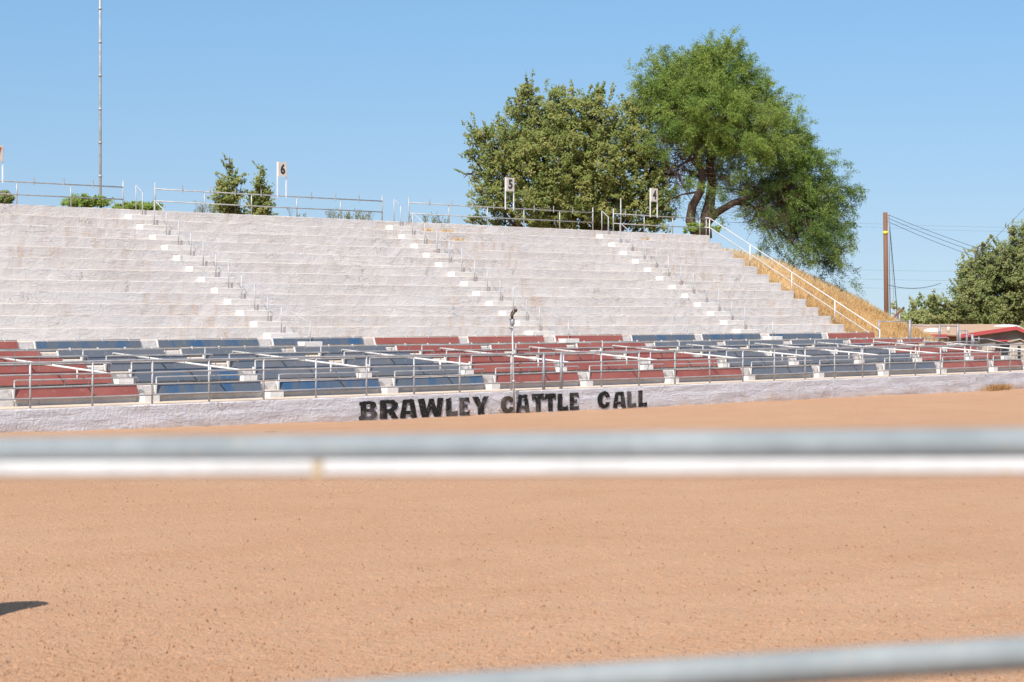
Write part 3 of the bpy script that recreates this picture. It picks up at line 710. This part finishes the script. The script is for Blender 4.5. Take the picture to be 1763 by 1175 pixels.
# feathery mesquite with visible forked trunk
def feather_tree():
    z = 99.0; k = z/F
    B = D(1204, 402, z)
    t = thing('mesquite_tree', 'tall feathery bright green tree with dark forked trunk leaning right over the dry slope', 'tree', (B.x, B.y, ZT-.2))
    lob = [(1178,150,72,62,1.3),(1245,128,72,55,1.3),(1150,195,52,50,1.2),(1215,195,90,58,1.3),(1300,185,58,52,1.3),(1300,235,78,50,1.2),(1240,252,85,40,.9),(1345,262,55,42,1.1),(1160,255,60,30,.16),(1180,115,42,26,1.2),(1120,190,36,46,1.3),(1110,240,30,34,1.0),(1135,150,30,34,1.2),(1175,298,45,30,.22),(1235,300,40,34,.35),(1350,235,38,34,1.1),(1388,272,38,28,1.1),(1438,335,28,34,1.2),(1130,275,30,28,.5),(1290,285,45,34,.6),
           (1385,300,58,42,1.4),(1345,318,62,36,1.3),(1415,350,48,46,1.5),(1365,365,58,40,1.5),(1320,352,44,32,1.2),(1410,405,44,40,1.5),(1370,415,40,32,1.2),(1430,448,30,28,1.3),(1200,325,60,28,.15),(1290,300,50,30,.40),(1330,392,38,26,1.0),
           (1120,160,22,26,1),(1250,84,22,18,1.2),(1350,205,24,20,1),(1448,385,20,14,1),(1445,470,14,16,1),(1140,105,16,16,1),(1200,330,90,45,.12)]
    L = [(D(l[0], l[1], z+random.uniform(-1,1)*l[2]*k*.7), (l[2]*k*.90, l[2]*k*.75, l[3]*k*.84), l[4]) for l in lob]
    nb = 1650; bc, bd, bi = lobe_points(L, nb, .25)
    blow = np.array([l[1] > 280 for l in lob])[bi]; rgt = np.array([SA, -CA, 0])
    bax = bd*.9+unit(nb)*.45+np.where(blow[:, None], rgt*.45+np.array([0,0,-.22]), np.array([.05,0,.38])); bax /= np.linalg.norm(bax, axis=1)[:, None]
    bl = .45+.75*rng.random(nb); btone = rng.random(nb)
    pb_ = 20; ns = nb*pb_; q0 = np.repeat(np.arange(nb), pb_); tq = rng.random(ns)
    c = bc[q0]+bax[q0]*(tq*bl[q0])[:, None]+rng.normal(size=(ns, 3))*(.13*(1.15-tq))[:, None]+np.array([0,0,-.16])*(tq**2*bl[q0])[:, None]
    d = bax[q0]; low = blow[q0]
    ax = bax[q0]*1.0+unit(ns)*.75; ax /= np.linalg.norm(ax, axis=1)[:, None]
    per = 15; n = ns*per; ci = np.repeat(np.arange(ns), per); tt = np.tile(np.linspace(0, 1, per), ns)
    ln = (.20+.26*rng.random(ns))[ci]
    cent = c[ci]+ax[ci]*(tt*ln)[:, None]+np.array([0,0,-.10])*(tt**2)[:, None]+rng.normal(size=(n, 3))*.028
    side = np.cross(ax[ci], unit(n)); side /= np.linalg.norm(side, axis=1)[:, None]+1e-9
    dirr = side*.8+ax[ci]*.6; dirr /= np.linalg.norm(dirr, axis=1)[:, None]
    wv = np.cross(dirr, unit(n)); wv /= np.linalg.norm(wv, axis=1)[:, None]+1e-9
    l = (.06+.05*rng.random(n))[:, None]; wd = .015
    v = np.stack([cent-wv*wd*.4, cent+dirr*l*.5-wv*wd, cent+dirr*l, cent+dirr*l*.5+wv*wd], 1).reshape(-1, 3)
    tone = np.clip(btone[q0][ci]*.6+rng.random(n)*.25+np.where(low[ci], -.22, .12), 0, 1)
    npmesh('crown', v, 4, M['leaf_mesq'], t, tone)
    def pl(pts, r0, r1, jz=0): return ([D(a, b, z+jz*(i/len(pts))) for i, (a, b) in enumerate(pts)], r0, r1)
    nodes = [pl([(1201,410),(1188,380),(1192,355),(1206,330),(1210,300),(1200,270),(1192,235)], .24, .13, -.6),
             pl([(1215,410),(1214,380),(1222,350),(1226,315),(1222,280),(1232,240),(1240,200)], .30, .13, .8),
             pl([(1216,385),(1235,366),(1262,350),(1295,338),(1320,324),(1350,322),(1385,332)], .19, .07, -.4),
             pl([(1262,350),(1290,352),(1315,372),(1340,395),(1375,430)], .10, .035, .9),
             pl([(1210,300),(1180,262),(1160,225),(1150,190)], .11, .04, -1.2), pl([(1222,280),(1250,245),(1285,215),(1310,190)], .12, .04, 1.0),
             pl([(1192,235),(1185,190),(1180,150)], .10, .03, -.5), pl([(1240,200),(1245,160),(1250,115)], .09, .025, .5), pl([(1200,270),(1170,285),(1140,300)], .07, .02, -1), pl([(1206,330),(1175,335),(1150,345)], .06, .02, -1)]
    for k_ in range(0, nb, 2):
        s0 = Vector(bc[k_]); e0 = s0+Vector(bax[k_])*bl[k_]*.8; nodes.append(([s0-Vector(bax[k_])*.5, s0, e0], .022, .006))
    branches(B, nodes, t, M['bark'])
    # fine brown twigs filling the inside of the crown
    mb = MB(); hubs = [D(a, b, z) for a, b in ((1195,240),(1230,250),(1160,240),(1255,250),(1210,300),(1175,270),(1300,330),(1345,330),(1310,370),(1240,215),(1290,230),(1160,300),(1370,345))]
    for q_ in range(1100):
        h_ = random.choice(hubs); dv = Vector(unit(1)[0]); dv.z = dv.z*.7+.12; ln_ = random.uniform(.6, 2.1)
        s_ = h_+Vector(unit(1)[0])*random.uniform(0, .7); m1 = s_+dv*ln_*.5+Vector(unit(1)[0])*.12; e = s_+dv*ln_+Vector((0,0,-.1*ln_))
        mb.tube([s_, m1, e], [.020,.012,.005], 3, cap=False)
    for q_ in range(140):     # hanging bare twigs under the leaning limb
        a = random.uniform(0, 1); s_ = D(1270+a*150, 345+a*40, z+random.uniform(-1.5,1.5)); ln_ = random.uniform(.5, 1.5)
        mb.tube([s_, s_+Vector((.12,-.1,-ln_*.5)), s_+Vector((.3,-.2,-ln_))], [.014,.009,.004], 3, cap=False)
    mb.build('twigs', M['twig'], t)
feather_tree()
# two slim young trees behind the left aisle
for i, (cx, top, w_, lab) in enumerate(((395, 272, 30, 'slim young leafy tree rising behind the deck railing, the taller of a pair'), (447, 290, 20, 'slim young leafy tree beside the taller one, left of section sign 6'))):
    H_ = 366-top; lobes = []
    for s_ in range(8):
        f_ = s_/7; ww = w_*(1-.80*f_**1.2); lobes.append((cx+random.uniform(-3,3), 366-H_*f_*.93, ww*.95, 10))
    for s_ in range(4): lobes.append((cx+random.choice((-1,1))*w_*random.uniform(.4,.75), 350-random.random()*H_*.4, 5, 9, 2))
    broad_tree('young_tree', lab, 'tree', 84, lobes, (cx, 440), .07, M['leaf_ash'], 230, 26, .10, 'young trees behind the left of the stand', .17, basez=2, shoot=4.5)
# bushes behind the top edge at the left
for (cx, cy, rx, ry, lab) in ((150, 347, 46, 9, 'low bright green bush left of the mast, above the stand top'), (238, 356, 46, 5, 'flat bright green bush between the mast and the first aisle'), (10, 341, 11, 9, 'dark little tree top at the far left edge behind the railing')):
    broad_tree('bush', lab, 'bush', 92, [(cx, cy, rx, ry), (cx-rx*.4, cy+4, rx*.6, ry*.9), (cx+rx*.4, cy+3, rx*.6, ry*.9), (cx-rx*.1, cy-ry*.6, rx*.3, ry*.6, 2)], (cx, cy+60), .1, M['leaf_bush'] if cx > 50 else M['leaf_far'], 200, 40, .085, None, .15, basez=2, shoot=2.0)
broad_tree('bush', 'small bright shrub at the foot of the feathery tree behind the railing corner', 'bush', 97.5, [(1195,393,14,9),(1182,397,9,6),(1235,396,8,6)], (1195,402), .03, M['leaf_bush'], 40, 30, .09, None, .14)
# right hand trees
broad_tree('leafy_tree', 'large dusty olive tree at the right edge behind the red trimmed building', 'tree', 150,
    [(1710,470,55,40),(1675,505,50,36),(1745,450,45,45),(1750,520,60,45),(1645,538,36,20),(1700,540,80,30),(1780,490,60,60),(1612,545,30,15),(1770,420,35,30),(1665,465,22,20,2),(1745,405,14,12,2),(1690,430,12,12,2),(1762,395,14,14,2),(1605,520,14,12,2),(1830,470,60,70)],
    (1720, 640), .4, M['leaf_far'], 2600, 40, .16, None, .36, basez=-.5, thick=.7)
broad_tree('leafy_tree', 'hazy distant green trees low on the horizon right of the utility pole', 'tree', 260, [(1590,550,40,11),(1560,555,22,8),(1625,549,30,12),(1548,556,12,6)], (1590, 580), .3, M['leaf_far'], 260, 40, .45, None, .9, basez=-.5)
# weeds along the top deck
def blades(name, pts, hgt, m, lean=.35, wd=.012, kind='stuff', parent=None, tone=None):
    n = len(pts); p = np.array(pts); h_ = hgt*(.45+.8*rng.random(n)); ang = rng.random(n)*6.28; ld = np.stack([np.cos(ang), np.sin(ang), np.zeros(n)], 1)
    tip = p+np.stack([np.zeros(n), np.zeros(n), h_], 1)+ld*(h_*lean*rng.random(n))[:, None]+np.array([.10,.03,0])*h_[:, None]
    a2 = rng.random(n)*6.28; s_ = np.stack([np.cos(a2), np.sin(a2), np.zeros(n)], 1)*wd; mid = (p+tip)/2+ld*(h_*.05)[:, None]
    v = np.stack([p-s_, p+s_, mid+s_*.8, tip, mid-s_*.8], 1).reshape(-1, 3)
    o = npmesh(name, v, 5, m, parent, np.clip(rng.random(n), 0, 1) if tone is None else tone)
    if kind: o['kind'] = kind
    return o
# dry grass on the embankment
pts = []
while len(pts) < 85000:
    x = random.uniform(XEND+.12, 101); y = random.uniform(49.5, 65); 
    if random.random() > .55+.45*hn(x, y, .8): continue
    pts.append((x, y, berm_h(x, y)-.03))
gt = np.array([min(1, max(0, (y-54.5)/5+random.gauss(.15, .16))) for x, y, z in pts])
tag(blades('dry_grass', pts, .27, M['leaf_dry'], .9, .008, tone=gt), 'tall dry straw coloured grass covering the slope beside the stand', 'grass', kind='stuff')
# weeds at the back of the deck
wb = []
for q_ in range(60):
    px0 = random.choice([random.uniform(495, 655), random.uniform(700, 770), random.uniform(336, 372), random.uniform(560,640)]); y = YT+random.uniform(.6, 1.6); x = wx(px0, y); wb.append((x, y, random.uniform(.18, .5)))
cs, ns_ = [], []
mb = MB()
for x, y, h_ in wb:
    for s_ in range(4):
        a = random.uniform(0, 6.28); e = Vector((x+math.cos(a)*h_*.4, y+math.sin(a)*h_*.4, ZT+h_)); mb.tube([(x, y, ZT-.15), ((x+e.x)/2, (y+e.y)/2, ZT+h_*.6), e], [.006,.004,.003], 3, cap=False)
        for l in range(4): cs.append(Vector((x, y, ZT)).lerp(e, random.uniform(.3, 1))+Vector(unit(1)[0])*.06)
root = mb.build('deck_weeds', M['bark']); tag(root, 'sparse thin weeds growing along the back of the deck', 'weeds', kind='stuff')
cs = np.array([list(c) for c in cs]); npmesh('weed_leaves', leaves(cs, unit(len(cs)), .05+.03*rng.random(len(cs))), 4, M['leaf_ash'], root, rng.random(len(cs)))['kind'] = 'stuff'
def tuft(cx, cy, cz, rx, ry, h_, n, m, label):
    pts = [(cx+random.gauss(0, rx*.5), cy+random.gauss(0, ry*.5), cz) for _ in range(n)]
    o = blades('grass_tuft', pts, h_, m, 1.0, .008, None); origin_to(o, (cx, cy, cz)); return tag(o, label, 'plant')
p_ = P(1718, 672, Y0-.15); tuft(p_.x, Y0-.18, .02, .9, .12, .24, 600, M['leaf_tuft'], 'dry brown grass tuft against the foot of the arena wall at the right')
p_ = D(468, 738, 2.75/(738-545)*F); tuft(p_.x, p_.y, .0, .16, .12, .05, 110, M['leaf_ash'], 'tiny green weed on the dirt below the wall left of the lettering')
for (px0, j, n, lab) in ((737, 11, 120, 'dry orange tuft on the top tier beside the middle aisle'), (768, 11, 160, 'dry tuft on a tier just right of the middle aisle, the upper one'), (790, 10, 140, 'dry tuft on a tier right of the middle aisle, the lower one'), (1112, 11, 90, 'dry tuft in a corner of the top tier under section sign 4')):
    y = YU0+TU*j-.12; tuft(wx(px0, y), y, tread(j) if j < 12 else ZT, .30, .06, .16, n, M['leaf_dry'], lab)
# clods on the dirt
n = 20000; zc = 1/np.sqrt(rng.uniform(1/44.0**2, 1/15.5**2, n)); xc = rng.uniform(-.26, .26, n)
X_ = zc*(CA+xc*SA); Y_ = zc*(SA-xc*CA); ok = (Y_ < Y0-.1); X_, Y_ = X_[ok], Y_[ok]; n = len(X_)
s_ = .007+.020*rng.random(n)**3.2
base = np.array([[1,0,-.3],[-.5,.87,-.3],[-.5,-.87,-.3],[.1,.05,.9]])
rot = rng.random(n)*6.28; vs = []
tri = [(0,1,3),(1,2,3),(2,0,3)]
bx_ = base[None]*(.7+.6*rng.random((n,4,1)))*s_[:,None,None]; cr_, sr_ = np.cos(rot)[:,None], np.sin(rot)[:,None]
vx = bx_[:,:,0]*cr_-bx_[:,:,1]*sr_+X_[:,None]; vy = bx_[:,:,0]*sr_+bx_[:,:,1]*cr_+Y_[:,None]
zg = np.array([dirt_h(a, b) for a, b in zip(X_, Y_)]); vz = bx_[:,:,2]+zg[:,None]+.003
vv = np.stack([vx, vy, vz], 2); out = np.concatenate([vv[:, list(f_)] for f_ in tri], 1).reshape(-1, 3)
tag(npmesh('dirt_clods', out, 3, ground('clod_dirt', (.44,.25,.148), (.47,.275,.165), (.41,.22,.125))), 'loose little clods and pebbles scattered over the arena dirt', 'clods', kind='stuff')

# ------------------------------------------------------------------ masts, poles and wires
z = 96.0
b0 = D(173, 470, z); b0.z = 1.0; tp = D(172, -320, z)
t = thing('mast', 'very tall thin grey mast rising out of the picture behind the left of the stand', 'mast', b0)
b = MB(); b.tube([b0, tp], [.066, .05], 8); b.build('pole', M['pipe'], t, smooth=True)
for f_ in np.linspace(.15, .95, 14):
    c_ = b0.lerp(tp, f_); b = MB(); b.lathe(c_, [(.075,-.05),(.085,0),(.075,.05)], 8); b.build('collar', M['pipe'], t, smooth=True)
zp = 125.0
pt = D(1524, 366, zp); pbm = D(1527.5, 560, zp); pbm.z = -.6
t = thing('utility_pole', 'brown wooden utility pole with a yellow band right of the dry slope', 'pole', pbm)
b = MB(); b.tube([pbm, pt], [.145, .125], 12); b.build('shaft', M['pole'], t, smooth=True)
c_ = D(1524.6, 401, zp); b = MB(); b.lathe(c_, [(.150,-.09),(.150,.09)], 12); b.build('band', M['yellow'], t, smooth=True)
cn = MB(); cn.tube([D(1530.5, 372, zp-.3), D(1531, 440, zp-.3), D(1533, 560, zp-.3)], .03, 6); cn.build('conduit', M['steel'], t, smooth=True)
for py in (371, 376, 381):
    b = MB(); b.lathe(D(1530, py, zp-.2), [(.03,-.06),(.07,-.03),(.05,0),(.07,.03),(.03,.06)], 8); b.build('insulator', M['steel'], t, smooth=True)
def wire(a, c, sag, label, r=.014, group='overhead wires'):
    pts = [a.lerp(c, i/16)-Vector((0,0,sag*4*(i/16)*(1-i/16))) for i in range(17)]
    b = MB(); b.tube(pts, r, 5); o = b.build('wire', M['wire'], smooth=True); origin_to(o, a); tag(o, label, 'wire', group)
wire(D(1531, 371, zp), D(1850, 470, zp+35), .35, 'uppermost of three black wires running right from the utility pole')
wire(D(1531, 377, zp), D(1850, 478, zp+35), .38, 'middle of three black wires running right from the utility pole')
wire(D(1531, 383, zp), D(1850, 486, zp+35), .45, 'lowest of three black wires running right from the utility pole')
wire(D(1529, 491, zp), D(1620, 488, zp+6), .25, 'single sagging cable from the lower part of the utility pole', .018)
wire(D(1531, 382, zp), D(1546, 552, zp+2), .0, 'steep guy cable beside the utility pole', .022)
wire(D(1531, 381, zp), D(1541, 552, zp+2), .0, 'thinner second guy cable beside the utility pole', .008)
for i, (ya, yb, lab) in enumerate(((378, 389, 'faint far wire crossing behind the utility pole near its top'), (383, 397, 'faint far wire just below the topmost far one'), (462, 461, 'faint far wire halfway up the utility pole'), (477, 478, 'faint far wire below the halfway one'), (492, 493, 'lowest faint far wire beside the slope'))):
    wire(D(1300, ya-3, 330), D(1900, yb+3, 340), .5, lab, .011)
wire(D(1698, 424, 148), D(1790, 330, 148), .1, 'thin straight guy wire rising from the right hand tree', .014)
wire(D(1705, 448, 148), D(1800, 378, 148), .1, 'second straight wire below it at the right edge', .02)
t = thing('street_lamp', 'small lamp arm sticking out of the right hand tree', 'lamp', D(1678, 470, 149))
b = MB(); b.tube([D(1676, 500, 149), D(1680, 440, 149), D(1684, 426, 149), D(1692, 421, 149)], [.07,.06,.04,.035], 8); b.build('arm', M['bark'], t, smooth=True)
b = MB(); b.tube([D(1690, 421, 149), D(1697, 422, 149)], [.09,.07], 8); b.build('lamp_head', M['dark'], t, smooth=True)
# leaning pipe and lattice foot near the slope's end
t = thing('leaning_pipe', 'thin brown pipe leaning up beside the end of the dry slope', 'pipe', D(1521, 562, 106))
b = MB(); b.tube([D(1518, 566, 106), D(1556, 530, 106)], .05, 8); b.build('shaft', M['pole'], t, smooth=True)
b = MB(); b.tube([D(1554, 531, 106), D(1557, 531, 106)], .07, 8); b.build('cap', M['dark'], t, smooth=True)
t = thing('meter_post', 'grey metal equipment posts at the foot of the utility pole', 'equipment', D(1545, 560, 118))
for i, x in enumerate((1541, 1545, 1548.5)):
    b = MB(); b.tube([D(x, 566, 118), D(x+.5, 533+i*3, 118)], .05, 8); b.build('post', M['steel'], t, smooth=True)
b = MB(); c_ = D(1544, 545, 118); b.box(c_.x-.12, c_.x+.12, c_.y-.1, c_.y+.1, c_.z-.2, c_.z+.15); b.build('box', M['steel'], t, bevel=.01)

# ------------------------------------------------------------------ fence frames near the terrace end
def fr(posts_, rails, label, z, m='steel', r=.035, name='gate_frame', cat='fence'):
    a = D(posts_[0][0], posts_[0][2], z); t = thing(name, label, cat, a)
    for (px0, y0, y1, rr) in posts_:
        b = MB(); q1 = D(px0, y0, z); q2 = Vector((q1.x, q1.y, D(px0, y1, z).z)); b.tube([q2, q1], rr, 8); b.build('post', M[m], t, smooth=True)
    for (xa, ya, xb, yb) in rails:
        b = MB(); b.tube([D(xa, ya, z), D(xb, yb, z)], .026, 6); b.build('rail', M[m], t, smooth=True)
fr([(1513.5, 552, 580, .04), (1566.5, 551, 600, .06)], [(1513.5, 554, 1566, 553.5)], 'dark frame with a thick grey post at the foot of the dry slope', 89.5)
fr([(1617.5, 559, 590, .05), (1649, 558, 600, .055)], [(1567.5, 561, 1649, 562)], 'dark top rail and posts in front of the tan roof', 93)
fr([(1653, 569, 600, .045), (1664.5, 569, 600, .05)], [(1653, 569.5, 1664.5, 569.5)], 'narrow upright dark gate frame before the red trimmed building', 97)
fr([(1674, 576, 600, .06), (1676.5, 582, 600, .03), (1685.5, 580, 592, .03)], [(1664, 576, 1674, 576.5), (1676, 583, 1700, 584), (1700, 584, 1735, 592)], 'low grey pipe rails next to the narrow gate frame', 96)

# ------------------------------------------------------------------ red trimmed building
zb = 118.0
# building axes: u along the picture, v away from the camera
o0 = D(1750, 562, zb); 
rv = Vector((SA, -CA, 0)); fv = Vector((CA, SA, 0)); kz = zb/F
def Bp(px, py, dv=0): return D(px, py, zb)+fv*dv
t = thing('low_building', 'low tan building with red trimmed gable and flat tan roof at right edge', 'building', Bp(1750, 660))
b = MB()   # main long roof: sheet rising gently away from its eave, 12 cm thick
def slab(mb, pts, th): 
    n0 = len(mb.v); k = len(pts); mb.v += [tuple(p) for p in pts]+[tuple(p-Vector((0,0,th))) for p in pts]
    mb.f.append(tuple(n0+i for i in range(k))); mb.f.append(tuple(n0+k+i for i in range(k))[::-1])
    for i in range(k): mb.f.append((n0+i, n0+(i+1)%k, n0+k+(i+1)%k, n0+k+i))
gz = -.6
slab(b, [Bp(1575, 577), Bp(1840, 577), Vector((*(Bp(1840, 577, 16)).xy, HC-(558.5-545)/F*(zb+16))), Vector((*(Bp(1560, 577, 16)).xy, HC-(558.5-545)/F*(zb+16)))], .10)
b.build('roof', M['roof'], t)
b = MB(); p1, p2 = Bp(1575, 577, -.03), Bp(1670, 577, -.03)
b.quad(p1+Vector((0,0,.02)), p2+Vector((0,0,.02)), p2-Vector((0,0,.16)), p1-Vector((0,0,.16))); b.quad(p1+Vector((0,0,.02))+fv*.025, p2+Vector((0,0,.02))+fv*.025, p1+Vector((0,0,.02)), p1+Vector((0,0,.02)))if False else None
b = MB(); u_ = (p2-p1)
slab(b, [p1+Vector((0,0,.03)), p2+Vector((0,0,.03)), p2+Vector((0,0,.03))+fv*.028, p1+Vector((0,0,.03))+fv*.028], .19); b.build('fascia', M['fascia'], t)
b = MB(); q = [Bp(1580, 577, .4), Bp(1840, 577, .4)]; slab(b, [Vector((p.x, p.y, p.z-.14)) for p in (q[0], q[1], q[1]+fv*14, q[0]+fv*14)], 2.6); b.build('wall', M['tanwall'], t)
# gable wing coming towards the camera
gl, ga, gr = D(1650, 577.5, zb-3), D(1750, 563, zb-3), D(1800, 585, zb-3)
def shf(p, d): return p+fv*d
for nm, a_, b_ in (('gable_roof', gl, ga), ('gable_roof', ga, gr)):
    mb = MB(); slab(mb, [a_, b_, shf(b_, 6), shf(a_, 6)], .07); mb.build(nm, M['roof'], t)
    mb = MB(); up = Vector((0,0,.035)); slab(mb, [a_+up-fv*.03, b_+up-fv*.03, b_+up-fv*.002, a_+up-fv*.002], .20); mb.build('fascia', M['fascia'], t)
mb = MB(); dn = Vector((0,0,-.075)); f4 = .35
gpts = [shf(gl, f4)+dn, shf(ga, f4)+dn, shf(gr, f4)+dn, Vector((gr.x+fv.x*f4, gr.y+fv.y*f4, gz)), Vector((gl.x+fv.x*f4, gl.y+fv.y*f4, gz))]
n0 = 0; mb.v += [tuple(p) for p in gpts]+[tuple(p+fv*.2) for p in gpts]; mb.f += [(0,1,2,3,4),(9,8,7,6,5)]+[(i, (i+1)%5, 5+(i+1)%5, 5+i) for i in range(5)]
mb.build('wall', M['greywall'], t)
# portal, windows and small tan panel in the gable wall
def panel(x0, x1, y0, y1, m, name, th=.05, off=0):
    mb = MB(); a, b_, c_, d_ = [D(x, y, zb-3+.35-off) for x, y in ((x0, y1), (x1, y1), (x1, y0), (x0, y0))]
    mb.v += [tuple(p) for p in (a, b_, c_, d_)]+[tuple(p-fv*th) for p in (a, b_, c_, d_)]; mb.f += [(0,1,2,3),(7,6,5,4)]+[(i, (i+1)%4, 4+(i+1)%4, 4+i) for i in range(4)]
    return mb.build(name, m, t)
panel(1737, 1800, 588, 655, M['tanwall'], 'porch_wall', .25)
mb = MB(); a_, b_, c_ = D(1735, 588, zb-3), D(1757, 583.5, zb-3), D(1770, 590, zb-3)
slab(mb, [a_, b_, b_+fv*.6, a_+fv*.6], .06); slab(mb, [b_, c_, c_+fv*.6, b_+fv*.6], .06); mb.build('porch_roof', M['tanwall'], t)
panel(1713, 1737, 585.5, 588, M['fascia'], 'porch_trim', .28)
for (x0, x1, y0, y1) in ((1714, 1722, 594, 620), (1724, 1735, 594, 620), (1752, 1757, 596, 640)):
    o = panel(x0, x1, y0, y1, M['glass'], 'window', .03, .26 if x0 > 1740 else .005)
panel(1690, 1712, 594, 608, M['tanwall'], 'tan_panel', .04)
# white skylight domes on the roof
def dome(px, py, rx, lab, dv=6):
    c_ = D(px, py, zb+dv); mb = MB(); r = rx*(zb+dv)/F
    mb.lathe(c_, [(r,-.2),(r*.97,-.08),(r*.8,.0),(r*.5,.06),(r*.15,.08)], 20); o = mb.build('skylight', M['white'], t, smooth=True)
dome(1606, 567.5, 17, '', 5); dome(1733, 561, 26, '', 12)
mb = MB(); c_ = Bp(1645.5, 573, 2); mb.tube([c_, c_+Vector((0,0,.36))], .07, 10); mb.build('vent_pipe', M['white'], t, smooth=True)
